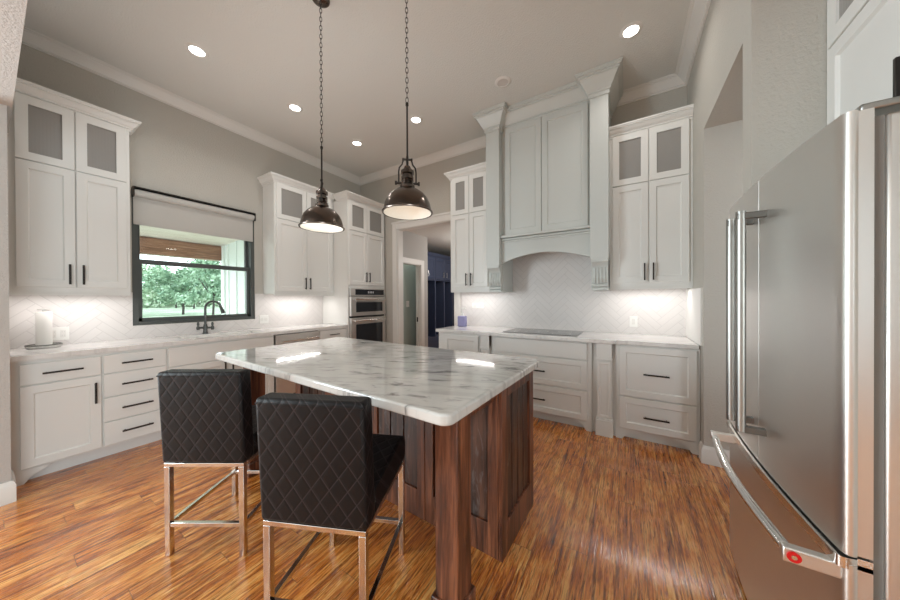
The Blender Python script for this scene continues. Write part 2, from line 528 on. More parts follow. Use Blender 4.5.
# ------------------------------------------------------------------ structure
struct('floor', MB().box(-4.52, 3.0, -5.0, 3.93, -0.08, 0).box(-5.4, 3.0, 3.93, 8.0, -0.08, 0), 'floor', flat=True)
struct('ceiling', MB().box(-4.52, 3.0, -5.0, 3.93, ZC, ZC + 0.08), 'ceiling', flat=True)
struct('wall_left', MB().box(-4.52, XW, -0.2, WY0, 0, ZC).box(-4.52, XW, WY1, YW, 0, ZC)
       .box(-4.52, XW, WY0, WY1, 0, WZ0).box(-4.52, XW, WY0, WY1, WZ1, ZC), 'wall', flat=True)
DX0, DX1, DZ = -3.42, -2.262, 2.555
struct('wall_back', MB().box(-5.4, DX0, YW, 3.93, 0, ZC).box(DX0, DX1, YW, 3.93, DZ, ZC).box(DX1, XR + 0.6, YW, 3.93, 0, ZC), 'wall', flat=True)
struct('wall_right', MB().box(XR, XR + 0.14, 3.056, YW, 0, ZC).box(XR, XR + 0.14, 2.137, 3.056, 2.70, ZC)
       .box(XR, 1.45, 2.01, 2.137, 0, ZC).box(1.3, 1.45, -0.2, 2.01, 0, ZC), 'wall', flat=True)
struct('wall_passage', MB().box(XR + 0.14, 2.0, 3.056, 3.2, 0, 2.70).box(1.9, 2.0, 2.137, 3.056, 0, 2.70)
       .box(XR + 0.14, 2.0, 2.137, 3.2, 2.70, 2.78), 'wall', flat=True)
struct('wall_left_return', MB().box(-4.52, -3.49, -0.15, 0.085, 0, 2.63), 'hall_wall', flat=True)
struct('wall_header', MB().box(-4.52, 1.3, -0.15, 0.105, 2.63, ZC), 'hall_wall', flat=True)
struct('wall_rear', MB().box(-4.52, 3.0, -5.0, -4.9, 0, ZC).box(-4.52, -4.42, -4.9, -0.15, 0, ZC).box(2.9, 3.0, -4.9, -0.15, 0, ZC)
       .box(1.3, 3.0, -0.2, -0.05, 0, ZC), 'hall_wall', flat=True)

# tile backsplashes
struct('trim_1', MB().box(-2.14, XR, YW - 0.012, YW, CT1, 2.10), 'tile_xz', flat=True)
struct('trim_2', MB().box(XW, XW + 0.012, 0.087, WY0, CT1, 1.42).box(XW, XW + 0.012, WY0, WY1, CT1, WZ0 - 0.004).box(XW, XW + 0.012, WY1, 2.985, CT1, 1.42), 'tile_yz', flat=True)
struct('trim_3', MB().box(XR - 0.012, XR, 3.10, YW - 0.012, CT1, 1.42), 'trim', flat=True)
# crown moulding along ceiling
CR = [(0, ZC - .100), (.012, ZC - .100), (.012, ZC - .086), (.024, ZC - .082), (.036, ZC - .066), (.060, ZC - .040), (.080, ZC - .026), (.084, ZC - .018), (.098, ZC - .016), (.098, ZC - .008), (.110, ZC - .006), (.110, ZC), (0, ZC)]
cpath = [(XW, 0.105), (XW, YW), (XR, YW), (XR, 2.01)]
for k_ in range(3):
    struct('trim_%d' % (4 + k_), MB().sweep(CR, cpath, only=k_), 'trim', sharp=25)
# baseboards
BB = [(0, 0), (.018, 0), (.018, .115), (.012, .128), (.006, .14), (0, .14)]
struct('baseboard_left', MB().sweep(BB, [(-3.49, -0.15), (-3.49, 0.085), (-3.74, 0.085)]), 'trim')
struct('baseboard_right', MB().sweep(BB, [(XR, 3.14), (XR, 3.056), (1.9, 3.056)][::1]), 'trim')
# cased opening in the back wall
CS = MB()
def casing_leg(mb, x0, x1, y, z0, z1): mb.box(x0, x1, y - 0.018, y, z0, z1); mb.box(x0 + 0.012, x1 - 0.012, y - 0.024, y - 0.018, z0, z1)
casing_leg(CS, -3.53, DX0, YW, 0, 2.675); casing_leg(CS, DX1, -2.148, YW, 0, 2.675)
CS.box(DX0, DX1, YW - 0.018, YW, DZ, 2.675); CS.box(-3.54, -2.14, YW - 0.03, YW, 2.655, 2.685)
CS.box(DX0, DX0 + 0.012, YW, 3.93, 0, DZ).box(DX1 - 0.012, DX1, YW, 3.93, 0, DZ).box(DX0, DX1, YW, 3.93, DZ - 0.012, DZ)
struct('trim_7', CS, 'trim', flat=True)

# hall beyond the opening
HX = -3.435
HD0, HD1, HDZ = 3.945, 4.475, 2.0
struct('ceiling_hall', MB().box(-5.4, 1.2, 3.93, 8.0, 2.58, 2.66), 'ceiling', flat=True)
struct('wall_hall', MB().box(HX - 0.11, HX, 3.93, HD0, 0, 2.58).box(HX - 0.11, HX, HD0, HD1, HDZ, 2.58).box(HX - 0.11, HX, HD1, 4.71, 0, 2.58)
       .box(-5.3, HX - 0.11, 4.67, 4.71, 0, 2.58), 'hall_wall', flat=True)
struct('wall_hall_far', MB().box(-5.4, 1.2, 7.4, 7.5, 0, 2.58).box(1.1, 1.2, 3.93, 7.4, 0, 2.58).box(-5.4, -5.3, 3.93, 7.4, 0, 2.58), 'hall_wall', flat=True)
struct('wall_side_room', MB().box(-3.76, -3.68, 3.93, 4.67, 0, 2.58), 'sage', flat=True)
HC = MB()
HC.box(HX, HX + 0.018, HD1, HD1 + 0.10, 0, HDZ + 0.09).box(HX, HX + 0.018, 3.935, HD0, 0, HDZ + 0.09).box(HX, HX + 0.018, HD0, HD1, HDZ, HDZ + 0.09)
HC.box(HX - 0.11, HX, HD1 - 0.012, HD1, 0, HDZ).box(HX - 0.11, HX, HD0, HD1, HDZ - 0.012, HDZ)
struct('trim_8', HC, 'trim', flat=True)
dr = struct('door_1', MB().box(HX - 0.075, HX - 0.040, HD1 - 0.030, HD1 - 0.012, 0.01, HDZ - 0.015), 'trim', bevel=0.002)
MB().box(HX - 0.072, HX - 0.043, HD1 - 0.036, HD1 - 0.030, 0.89, 0.98).build('door_pull', 'knob', dr, world=True)

# navy mudroom lockers
lk = thing('mudroom_locker', 'tall navy mudroom locker with upper doors seen through the cased opening', 'locker', (-3.8, 4.735, 0), PI / 2)
LW = 2.3
MB().box(0, LW, 0.36, 0.38, 0.1, 2.33).build('back_panel', 'navy', lk)
MB().box(0, LW, 0.0, 0.36, 0.08, 0.46).build('bench', 'navy', lk, bevel=0.004)
MB().box(0, LW, 0.0, 0.36, 1.76, 2.30).build('upper_box', 'navy', lk)
n_ = 6
for k_ in range(n_ + 1):
    x_ = k_ * LW / n_
    MB().box(max(0, x_ - 0.02), min(LW, x_ + 0.02), -0.01, 0.36, 0.46, 1.76).build('divider', 'navy', lk, bevel=0.003)
for k_ in range(n_):
    d_ = MB().shaker(k_ * LW / n_ + 0.006, (k_ + 1) * LW / n_ - 0.006, 1.79, 2.28).build('door', 'navy', lk)
    xx = (k_ + 0.82) * LW / n_ if k_ % 2 == 0 else (k_ + 0.18) * LW / n_
    MB().cyl((xx, -0.045, 1.84), (xx, -0.045, 1.97), 0.006, 8).cyl((xx, -0.045, 1.86), (xx, -0.02, 1.86), 0.004, 6).cyl((xx, -0.045, 1.95), (xx, -0.02, 1.95), 0.004, 6).build('handle', 'steelx', d_)
CC = lambda z, s=1.0: [(0, z - .012), (.010, z - .012), (.010, z + .006), (.020, z + .008), (.020, z + .020), (.030, z + .026), (.044, z + .046), (.052, z + .062), (.052, z + .066), (.064, z + .068), (.064, z + .078), (.070, z + .080), (.070, z + .092), (0, z + .092)]
MB().sweep(CC(2.29), [(0, 0), (LW, 0), (LW, 0.38)]).build('crown', 'navy', lk)

# ------------------------------------------------------------------ kitchen window
wn_o = struct('window_1', MB().box(-4.50, -4.366, WY0, WY0 + 0.045, WZ0, WZ1).box(-4.50, -4.366, WY1 - 0.045, WY1, WZ0, WZ1)
              .box(-4.50, -4.366, WY0 + 0.045, WY1 - 0.045, WZ0, WZ0 + 0.035).box(-4.50, -4.366, WY0 + 0.045, WY1 - 0.045, WZ1 - 0.035, WZ1), 'frame', flat=True)
a0, a1 = WY0 + 0.045, WY1 - 0.045
sash = MB().box(-4.44, -4.40, a0, a0 + 0.035, WZ0 + .035, 1.77).box(-4.44, -4.40, a1 - 0.035, a1, WZ0 + .035, 1.77).box(-4.44, -4.40, a0, a1, WZ0 + .035, WZ0 + .075).box(-4.445, -4.395, a0, a1, 1.725, 1.775)
sash.box(-4.395, -4.38, 1.05, 1.10, 1.745, 1.765).box(-4.395, -4.38, 1.62, 1.67, 1.745, 1.765)
MBs = sash.build('lower_sash', 'frame', wn_o, world=True, bevel=0.002)
MB().box(-4.422, -4.418, a0 + .035, a1 - .035, WZ0 + .075, 1.725).build('pane', 'pane', MBs, world=True, flat=True)
us = MB().box(-4.49, -4.45, a0, a0 + 0.03, 1.73, WZ1 - .035).box(-4.49, -4.45, a1 - 0.03, a1, 1.73, WZ1 - .035).box(-4.49, -4.45, a0, a1, 1.73, 1.77).build('upper_sash', 'frame', wn_o, world=True, bevel=0.002)
MB().box(-4.472, -4.468, a0 + .03, a1 - .03, 1.77, WZ1 - .035).build('pane', 'pane', us, world=True, flat=True)
sh = thing('roller_shade', 'grey fabric roller shade half lowered in the window over the sink', 'window shade', (-4.36, (WY0 + WY1) / 2, 2.12))
MB().cyl((-4.345, WY0 + 0.012, 2.455), (-4.345, WY1 - 0.02, 2.455), 0.040, 24).build('roller', 'shade', sh, world=True)
MB().box(-4.363, -4.358, WY0 + 0.012, WY1 - 0.02, 2.145, 2.455).build('fabric', 'shade', sh, world=True, flat=True)
MB().box(-4.365, -4.353, WY0 + 0.012, WY1 - 0.02, 2.128, 2.15).build('hem_bar', 'shade', sh, world=True, bevel=0.003)
MB().box(-4.363, -4.30, WY0 + 0.002, WY0 + 0.012, 2.41, 2.50).box(-4.363, -4.30, WY1 - 0.02, WY1 - 0.008, 2.41, 2.50).box(-4.363, -4.30, WY0 + 0.002, WY1 - 0.008, 2.50, 2.512).build('bracket', 'black', sh, world=True)

# ------------------------------------------------------------------ outdoors through the window
struct('ground', MB().box(-90, -8.7, -60, 90, -0.25, -0.15), 'lawn', flat=True)
struct('floor_porch', MB().box(-8.7, -4.52, -3, 3.1, -0.2, -0.05), 'deck', flat=True)
struct('ceiling_porch', MB().prism([(-4.52, 2.95), (-8.75, 2.64), (-8.75, 2.74), (-4.52, 3.05)], 'y', -3.0, 3.1), 'porch_wood', flat=True)
struct('beam_porch', MB().box(-8.72, -8.48, -3.0, 3.10, 2.30, 2.645), 'beam', bevel=0.01)
sd = MB().box(-8.50, -4.52, 3.10, 3.2, -0.15, 3.1)
xx = -8.2
while xx < -4.6:
    sd.box(xx, xx + 0.045, 3.075, 3.10, -0.15, 2.95); xx += 0.41
sd.box(-8.52, -8.36, 3.06, 3.10, -0.15, 2.66)
struct('wall_porch', sd, 'siding', flat=True)


def tree(loc, h, r, leaf, label, seed, n=2600, lean=0.0, trunk=0.14):
    rnd = random.Random(seed)
    o = thing('oak_tree', label, 'tree', loc, 0, 'trees beyond the porch')
    tb = MB(); top = h * 0.62
    tb.tube([(0, 0, -0.05), (lean * 0.3, 0.05, top * 0.4), (lean, 0, top)], [trunk, trunk * 0.8, trunk * 0.4], 8)
    for _ in range(5):
        a_ = rnd.uniform(0, 2 * PI)
        tb.tube([(lean * 0.4, 0, top * 0.55), (lean + math.cos(a_) * r * 0.35, math.sin(a_) * r * 0.35, top * 0.85), (lean + math.cos(a_) * r * 0.7, math.sin(a_) * r * 0.7, h * 0.75)], [trunk * 0.5, trunk * 0.3, trunk * 0.1], 6)
    tb.build('trunk', 'bark', o)
    cl = []
    for _ in range(26):
        a_ = rnd.uniform(0, 2 * PI); q = math.sqrt(rnd.random()) * r
        cl.append((lean + q * math.cos(a_), q * math.sin(a_), rnd.uniform(0.30, 0.92) * h, rnd.uniform(0.25, 0.5) * r))
    vs, fs = [], []
    for i in range(n):
        c0 = rnd.choice(cl)
        d = Vector((rnd.gauss(0, 1), rnd.gauss(0, 1), rnd.gauss(0, 1))).normalized() * c0[3] * rnd.random() ** 0.4
        c_ = Vector(c0[:3]) + Vector((d.x, d.y, d.z * 0.7))
        u = Vector((rnd.gauss(0, 1), rnd.gauss(0, 1), rnd.gauss(0, 1))).normalized(); w = u.orthogonal().normalized()
        s_ = rnd.uniform(0.10, 0.22)
        k = len(vs); vs += [c_ + u * s_, c_ + w * s_ * 0.6, c_ - u * s_, c_ - w * s_ * 0.6]; fs.append((k, k + 1, k + 2, k + 3))
    cb = MB(); cb.v, cb.f, cb.mi = vs, fs, [0] * len(fs)
    cb.build('crown', leaf, o, flat=True, fix=False)
    return o


def win_pt(px, depth):
    d = _F + _R * ((px - 450) / F_PX); return (d.x * depth, d.y * depth, -0.15)
tree(win_pt(183, 29), 5.4, 2.3, 'leaf', 'broad green oak directly behind the kitchen faucet in the window', 1, 3600, trunk=.11)
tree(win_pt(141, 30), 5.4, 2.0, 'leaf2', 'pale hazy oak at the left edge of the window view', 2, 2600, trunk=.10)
tree(win_pt(213, 26), 5.0, 1.9, 'leaf', 'green oak half hidden by the porch siding through the window', 3, 2600, trunk=.10)
tree(win_pt(176, 52), 6.2, 2.8, 'leaf2', 'distant haze-paled oak behind the broad one, left of its trunk', 4, 2000, trunk=.14)
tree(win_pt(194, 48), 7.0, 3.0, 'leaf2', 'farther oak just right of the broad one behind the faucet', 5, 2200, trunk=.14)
hd = MB(); rnd = random.Random(11); vs, fs = [], []
for i in range(9000):
    c_ = Vector((-78 + rnd.gauss(0, 1.0), rnd.uniform(0, 70), rnd.random() ** 1.5 * 4.2 - 0.1))
    u = Vector((rnd.gauss(0, 1), rnd.gauss(0, 1), rnd.gauss(0, 1))).normalized(); w = u.orthogonal().normalized(); s_ = rnd.uniform(0.2, 0.6)
    k = len(vs); vs += [c_ + u * s_, c_ + w * s_ * .7, c_ - u * s_, c_ - w * s_ * .7]; fs.append((k, k + 1, k + 2, k + 3))
hd.v, hd.f, hd.mi = vs, fs, [0] * len(fs)
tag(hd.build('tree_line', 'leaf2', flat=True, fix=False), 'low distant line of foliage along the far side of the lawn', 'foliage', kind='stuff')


# ------------------------------------------------------------------ cabinets
LEFT = PI / 2      # front faces +X, local x runs along +Y
FRIDGE = -PI / 2   # front faces -X, local x runs along -Y


def bar_pull(parent, x, z, length, vertical=False, y=-0.02, r=0.0065, mat_='black'):
    mb = MB(); h = length / 2; o_ = 0.032
    if vertical:
        mb.box(x - r, x + r, y - o_ - r, y - o_ + r, z - h, z + h)
        for s in (-1, 1): mb.cyl((x, y - o_, z + s * h * 0.8), (x, y, z + s * h * 0.8), 0.005, 8)
    else:
        mb.box(x - h, x + h, y - o_ - r, y - o_ + r, z - r, z + r)
        for s in (-1, 1): mb.cyl((x + s * h * 0.8, y - o_, z), (x + s * h * 0.8, y, z), 0.005, 8)
    return mb.build('handle', mat_, parent, bevel=0.0015)


def door(root, x0, x1, z0, z1, side=None, mat_='cab', hz=None, hl=0.17):
    d = MB().shaker(x0, x1, z0, z1).build('door', mat_, root)
    if side is not None:
        bar_pull(d, x1 - 0.033 if side > 0 else x0 + 0.033, z0 + 0.13 if hz is None else hz, hl, True)
    return d


def glass_door(root, x0, x1, z0, z1, mat_='cab'):
    d = MB().shaker(x0, x1, z0, z1, rail=0.062, hole=True).build('glazed_door', mat_, root)
    MB().box(x0 + 0.05, x1 - 0.05, -0.010, -0.004, z0 + 0.05, z1 - 0.05).build('glass_pane', 'cabglass', d, flat=True)
    return d


def drawer(root, x0, x1, z0, z1, shaker=False, pull=0.19, z=None):
    mb = MB().shaker(x0, x1, z0, z1) if shaker else MB().slab(x0, x1, z0, z1)
    d = mb.build('drawer', 'cab', root)
    if pull: bar_pull(d, (x0 + x1) / 2, (z0 + z1) / 2 if z is None else z, pull)
    return d


def toe(root, w, depth, left_foot=True, right_foot=True, y=0.0):
    MB().box(0, w, 0.065 + y, depth, 0, 0.10).build('toe_kick', 'cab', root)
    def ft(x, s):
        pts = [(0, 0), (0.05, 0), (0.062, 0.012), (0.075, 0.035), (0.10, 0.058), (0.15, 0.078), (0.17, 0.102), (0, 0.102)]
        MB().prism([(x + s * a, b) for a, b in pts], 'y', 0.0 + y, 0.022 + y).build('foot', 'cab', root)
    if left_foot: ft(0, 1)
    if right_foot: ft(w, -1)


def base(label, loc, rz, w, depth, group='white base cabinets', feet=(False, False)):
    r = thing('base_cabinet', label, 'cabinet', loc, rz, group)
    MB().box(0, w, 0, depth, 0.10, CT0).build('body', 'cab', r)
    toe(r, w, depth, *feet)
    return r


LX = -3.745
D_L = LX - XW - 0.005
def L(y): return (LX, y, 0)
# left run
y0 = 0.09; b = base('white base cabinet at the left end of the sink wall, one drawer over one door', L(y0), LEFT, 0.422, D_L, feet=(True, False))
drawer(b, .127 - y0, .506 - y0, .722, .873); door(b, .127 - y0, .506 - y0, .113, .713, 1, hz=.58)
y0 = 0.512; b = base('white base cabinet with a stack of four slab drawers', L(y0), LEFT, 0.398, D_L)
for z0, z1 in ((.723, .876), (.523, .714), (.318, .514), (.115, .309)): drawer(b, .518 - y0, .903 - y0, z0, z1, z=(z0 + z1) / 2 + 0.0)
y0 = 0.910; b = base('white sink base cabinet below the window with a long false front', L(y0), LEFT, 0.975, D_L)
MB().slab(.918 - y0, 1.878 - y0, .695, .880).build('false_front', 'cab', b)
door(b, .918 - y0, 1.396 - y0, .113, .686, 1, hz=.59); door(b, 1.400 - y0, 1.878 - y0, .113, .686, -1, hz=.59)
y0 = 2.497; b = base('narrow white base cabinet between dishwasher and oven tower', L(y0), LEFT, 0.486, D_L)
drawer(b, 2.51 - y0, 2.955 - y0, .748, .886, pull=.16); door(b, 2.51 - y0, 2.955 - y0, .113, .738, 1, hz=.62)
# dishwasher
dw = thing('dishwasher', 'stainless dishwasher under the worktop between sink base and oven tower', 'dishwasher', (LX, 1.888, 0), LEFT)
MB().box(0, 0.606, 0.01, D_L, 0.10, CT0 - 0.004).build('body', 'gap', dw)
dd = MB().slab(0.008, 0.598, .115, .890, y=-0.035, back=0.008).build('door', 'steelx', dw)
MB().cyl((0.05, -0.085, .815), (0.556, -0.085, .815), 0.011, 14).cyl((0.07, -0.085, .815), (0.07, -0.035, .815), 0.008, 10).cyl((0.536, -0.085, .815), (0.536, -0.035, .815), 0.008, 10).build('handle', 'chrome', dd)
MB().box(0.01, 0.596, 0.04, 0.06, 0, 0.10).build('kick_plate', 'gap', dw)

# oven tower
y0 = 2.985; TD = -3.72 - XW - 0.005
tw = thing('oven_tower_cabinet', 'tall white cabinet holding the wall ovens beside the cased opening', 'cabinet', (-3.72, y0, 0), LEFT)
TWW = 0.80
body = MB().box(0, 0.02, 0, TD, 0, 2.92).box(TWW - 0.02, TWW, 0, TD, 0, 2.92).box(0.02, TWW - 0.02, 0.02, TD, 1.53, 2.92).box(0.02, TWW - 0.02, 0, TD, 0.10, 0.33).box(0.02, TWW - 0.02, TD - 0.02, TD, 0.33, 1.53)
body.box(0.02, TWW - 0.02, 0, 0.02, 1.515, 2.92)
body.build('body', 'cab', tw)
toe(tw, TWW, TD, False, False)
door(tw, 3.003 - y0, 3.363 - y0, 1.568, 2.425, 1, hz=1.70, hl=.16); door(tw, 3.367 - y0, 3.765 - y0, 1.568, 2.425, -1, hz=1.70, hl=.16)
glass_door(tw, 3.003 - y0, 3.363 - y0, 2.438, 2.90); glass_door(tw, 3.367 - y0, 3.765 - y0, 2.438, 2.90)
drawer(tw, 3.003 - y0, 3.765 - y0, .115, .325)
MB().sweep(CC(2.915), [(0, 0.26), (0, 0), (TWW, 0)]).build('crown', 'cab', tw)
ov = thing('wall_oven', 'stainless double wall oven with small upper oven and black glass doors', 'oven', (-3.72, 3.007, 0), LEFT)
OW = 0.755
MB().box(0.0, OW, -0.004, 0.40, 0.35, 1.51).build('housing', 'gap', ov)
cp = MB().slab(0.0, OW, 1.392, 1.512, y=-0.03, back=-0.004).build('control_panel', 'steelx', ov)
MB().box(0.10, OW - 0.03, -0.033, -0.030, 1.408, 1.497).build('control_glass', 'blackglass', cp, flat=True)
dg = MB()
for k_ in range(4): dg.box(0.36 + k_ * 0.035, 0.36 + k_ * 0.035 + 0.02, -0.0345, -0.033, 1.435, 1.468)
dg.build('clock_display', 'display', cp, flat=True)
for nm, z0, z1, g0, g1 in (('microwave_door', 1.068, 1.382, 1.13, 1.29), ('oven_door', .37, 1.040, .46, .935)):
    d_ = MB().slab(0.0, OW, z0, z1, y=-0.045, back=-0.004).build(nm, 'steelx', ov)
    MB().box(0.10, OW - 0.08, -0.048, -0.044, g0, g1).build('window', 'blackglass', d_, flat=True)
    zh = z1 - 0.045
    MB().cyl((0.04, -0.10, zh), (OW - 0.04, -0.10, zh), 0.012, 14).cyl((0.06, -0.10, zh), (0.06, -0.045, zh), 0.009, 10).cyl((OW - 0.06, -0.10, zh), (OW - 0.06, -0.045, zh), 0.009, 10).build('handle', 'chrome', d_)


def upper(label, loc, rz, w, depth, z0, zs, z1, doors, hz, ends=(True, True), crown_s=1.0, rails=0.02):
    r = thing('wall_cabinet', label, 'cabinet', loc, rz, 'white wall cabinets')
    MB().box(0, w, 0, depth, z0, z1).build('body', 'cab', r)
    for i, (x0, x1) in enumerate(doors):
        door(r, x0, x1, z0 + 0.045, zs - 0.004, 1 if i % 2 == 0 else -1, hz=hz)
        glass_door(r, x0, x1, zs + 0.005, z1 - 0.012)
    path = [(0, 0), (w, 0)]
    if ends[0]: path = [(0, depth)] + path
    if ends[1]: path = path + [(w, depth)]
    MB().sweep(CC(z1 - 0.008, crown_s), path).build('crown', 'cab', r)
    MB().box(0, w, 0.0, 0.02, z0 - 0.022, z0 + 0.001).build('light_rail', 'cab', r)
    return r


UD = -4.06 - XW - 0.005
c1 = upper('white wall cabinet left of the window, two glazed doors over two tall doors', (-4.06, 0.089, 0), LEFT, 0.648, UD, 1.405, 2.453, 2.975,
           [(.128 - .089, .414 - .089), (.420 - .089, .714 - .089)], 1.56, ends=(False, True))
c2 = upper('white wall cabinet between the window and the oven tower', (-4.06, 2.06, 0), LEFT, 0.922, UD, 1.415, 2.447, 2.945,
           [(2.088 - 2.06, 2.513 - 2.06), (2.519 - 2.06, 2.945 - 2.06)], 1.57, ends=(True, False))
UB = YW - 3.496 - 0.005
c3 = upper('white wall cabinet between the cased opening and the hood column', (-2.14, 3.496, 0), 0, 0.640, UB, 1.45, 2.505, 3.035,
           [(-2.108 + 2.14, -1.839 + 2.14), (-1.833 + 2.14, -1.56 + 2.14)], 1.60, ends=(True, False))
c4 = upper('white wall cabinet in the right corner beside the hood', (-0.157, 3.496, 0), 0, 0.683, UB, 1.45, 2.500, 3.035,
           [(-.130 + .157, .182 + .157), (.188 + .157, .500 + .157)], 1.60, ends=(False, False))
fc = thing('wall_cabinet', 'white cabinet above the refrigerator, cut by the right frame edge', 'cabinet', (0.77, 2.005, 0), FRIDGE, 'white wall cabinets')
MB().box(0, 1.15, 0, 0.52, 1.86, 3.05).build('body', 'cab', fc)
for i, (x0, x1) in enumerate(((0.05, 0.540), (0.546, 1.036))):
    door(fc, x0, x1, 1.885, 2.418, 1 if i == 0 else -1, hz=2.01, hl=0.15); glass_door(fc, x0, x1, 2.428, 3.0)
MB().sweep(CC(3.042), [(0, 0), (1.15, 0)]).build('crown', 'cab', fc)

# back run base cabinets
YB = 3.180; D_B = YW - YB - 0.005
b = base('white base cabinet at the left end of the cooktop wall beside the opening', (-2.14, YB, 0), 0, 0.605, D_B, feet=(True, False))
drawer(b, -2.05 + 2.14, -1.55 + 2.14, .115, .45, True, z=.29); drawer(b, -2.05 + 2.14, -1.55 + 2.14, .46, .872, True, z=.68)
x0 = -1.375; b = base('white base cabinet under the cooktop, slab front over two panelled drawers', (x0, YB, 0), 0, 1.075, D_B, feet=(True, True))
MB().slab(-1.328 - x0, -.342 - x0, .716, .884).build('false_front', 'cab', b)
for z0, z1 in ((.410, .707), (.105, .400)):
    d_ = MB().shaker(-1.328 - x0, -.342 - x0, z0, z1).build('drawer', 'cab', b)
    bar_pull(d_, -.842 - x0, (z0 + z1) / 2, 0.19)
x0 = -0.095; b = base('white base cabinet in the right corner with two deep panelled drawers', (x0, YB, 0), 0, XR - x0 - 0.003, D_B, feet=(True, True))
drawer(b, -.066 - x0, .505 - x0, .420, .886, True, z=.643); drawer(b, -.066 - x0, .505 - x0, .112, .409, True, z=.25)


def pilaster(label, x0, x1, f0, f1):
    w = x1 - x0
    r = thing('cabinet_pilaster', label, 'pilaster', (x0, 3.145, 0), 0, 'white pilasters below the hood columns')
    MB().box(0.004, w - 0.004, 0.012, 0.6, 0, CT0 - 0.001).build('post', 'cab', r, bevel=0.002)
    MB().box(f0 - x0, f1 - x0, 0.06, 0.6, 0.0, CT0 - 0.001).build('filler', 'cab', r)
    MB().shaker(0.012, w - 0.012, 0.175, 0.725, y=0.0, back=0.014, rail=0.022, rec=0.008).build('panel', 'cab', r)
    MB().box(-0.004, w + 0.004, -0.012, 0.3, 0, 0.155).box(-0.001, w + 0.001, -0.006, 0.3, 0.155, 0.168).build('plinth', 'cab', r, bevel=0.003)
    MB().box(0.0, w, -0.004, 0.3, 0.735, 0.760).box(0.004, w - 0.004, 0.0, 0.3, 0.76, CT0 - 0.001).build('capital', 'cab', r, bevel=0.002)
pilaster('white pilaster left of the cooktop drawers, nearer the opening', -1.518, -1.395, -1.533, -1.377)
pilaster('white pilaster between cooktop drawers and corner drawers', -0.262, -0.120, -0.298, -0.097)

# worktops
ct = MB()
SX0, SX1, SY0, SY1 = -4.14, -3.80, 1.06, 1.80
FX = -3.712
ct.box(XW + 0.013, FX, 0.087, SY0, CT0, CT1).box(XW + 0.013, FX, SY1, 2.983, CT0, CT1).box(XW + 0.013, SX0, SY0, SY1, CT0, CT1).box(SX1, FX, SY0, SY1, CT0, CT1)
tag(ct.build('worktop', 'quartz', flat=True), 'pale marble worktop along the sink wall with a sink cutout', 'worktop')
poly = [(-2.165, YW - 0.013), (-2.165, 3.140), (-1.545, 3.140), (-1.545, 3.105), (-0.108, 3.105), (-0.100, 3.112), (-0.094, 3.145), (XR - 0.014, 3.145), (XR - 0.014, YW - 0.013)]
tag(MB().prism(poly, 'z', CT0, CT1).build('worktop', 'quartz', bevel=0.004), 'pale marble worktop along the back wall under the hood', 'worktop')
sk = MB()
sk.box(SX0 - 0.02, SX1 + 0.02, SY0 - 0.02, SY1 + 0.02, 0.70, 0.71).box(SX0 - 0.02, SX0 - 0.002, SY0 - 0.02, SY1 + 0.02, 0.71, CT0 - 0.001).box(SX1 + 0.002, SX1 + 0.02, SY0 - 0.02, SY1 + 0.02, 0.71, CT0 - 0.001)
sk.box(SX0, SX1, SY0 - 0.02, SY0 - 0.002, 0.71, CT0 - 0.001).box(SX0, SX1, SY1 + 0.002, SY1 + 0.02, 0.71, CT0 - 0.001)
tag(sk.build('sink', 'steelx', flat=True), 'undermount stainless sink set in the worktop below the window', 'sink')

# cooktop
ck = thing('cooktop', 'flat grey glass cooktop set in the back worktop below the hood', 'cooktop', (-0.85, 3.45, CT1))
MB().box(-1.262, -0.44, 3.235, 3.72, CT1, CT1 + 0.006).build('glass', 'cooktop', ck, world=True, bevel=0.002)
for x_, y_, r_ in ((-1.08, 3.58, .09), (-1.08, 3.36, .075), (-.62, 3.58, .075), (-.62, 3.36, .10), (-.85, 3.48, .06)):
    MB().lathe([(r_ - .004, 0), (r_ - .004, .0006), (r_, .0006), (r_, 0)], (x_, y_, CT1 + .0061), 40).build('burner_ring', 'slot', ck, world=True)

# ------------------------------------------------------------------ range hood
hd_ = thing('range_hood', 'pale grey built-in hood surround with columns, doors and arched valance', 'range hood', (-0.83, 3.55, 1.42))
HB = 'hood'
MB().box(-1.328, -0.326, 3.40, 3.79, 2.02, ZC - 0.002).build('body', HB, hd_, world=True)
for x0, x1 in ((-1.281, -0.842), (-0.836, -0.353)):
    MB().shaker(x0, x1, 2.118, 3.425, y=3.378, back=3.40, rail=0.062).build('door', HB, hd_, world=True)
MB().box(-1.328, -0.326, 3.330, 3.40, 2.078, 2.108).box(-1.328, -0.326, 3.36, 3.40, 2.05, 2.075).box(-1.328, -0.326, 3.372, 3.40, 2.025, 2.05).build('mantel_shelf', HB, hd_, world=True, bevel=0.006)
arch = [(-1.328, 2.03), (-1.328, 1.775)]
for k_ in range(25):
    u = k_ / 24; arch.append((-1.30 + u * 0.946, 1.782 + 0.092 * math.sin(PI * u) ** 0.9))
arch += [(-0.326, 1.775), (-0.326, 2.03)]
MB().prism(arch, 'y', 3.378, 3.402).build('valance', HB, hd_, world=True)
MB().box(-1.328, -0.326, 3.402, 3.79, 1.97, 2.0).build('liner', 'steelx', hd_, world=True)
for x0, x1 in ((-1.345, -1.329), (-0.325, -0.309)):
    MB().box(x0, x1, 3.42, 3.79, 1.43, 2.02).build('side_panel', HB, hd_, world=True)
cor = [(0, 3.43), (.014, 3.43), (.014, 3.448), (.026, 3.450), (.026, 3.466), (.040, 3.480), (.062, 3.520), (.088, 3.558), (.092, 3.562), (.104, 3.564), (.104, 3.578), (.122, 3.582), (.122, 3.598), (.130, 3.600), (.130, ZC - .002), (0, ZC - .002)]
MB().sweep(cor, [(-1.328, 3.40), (-0.326, 3.40)]).build('cornice', HB, hd_, world=True)
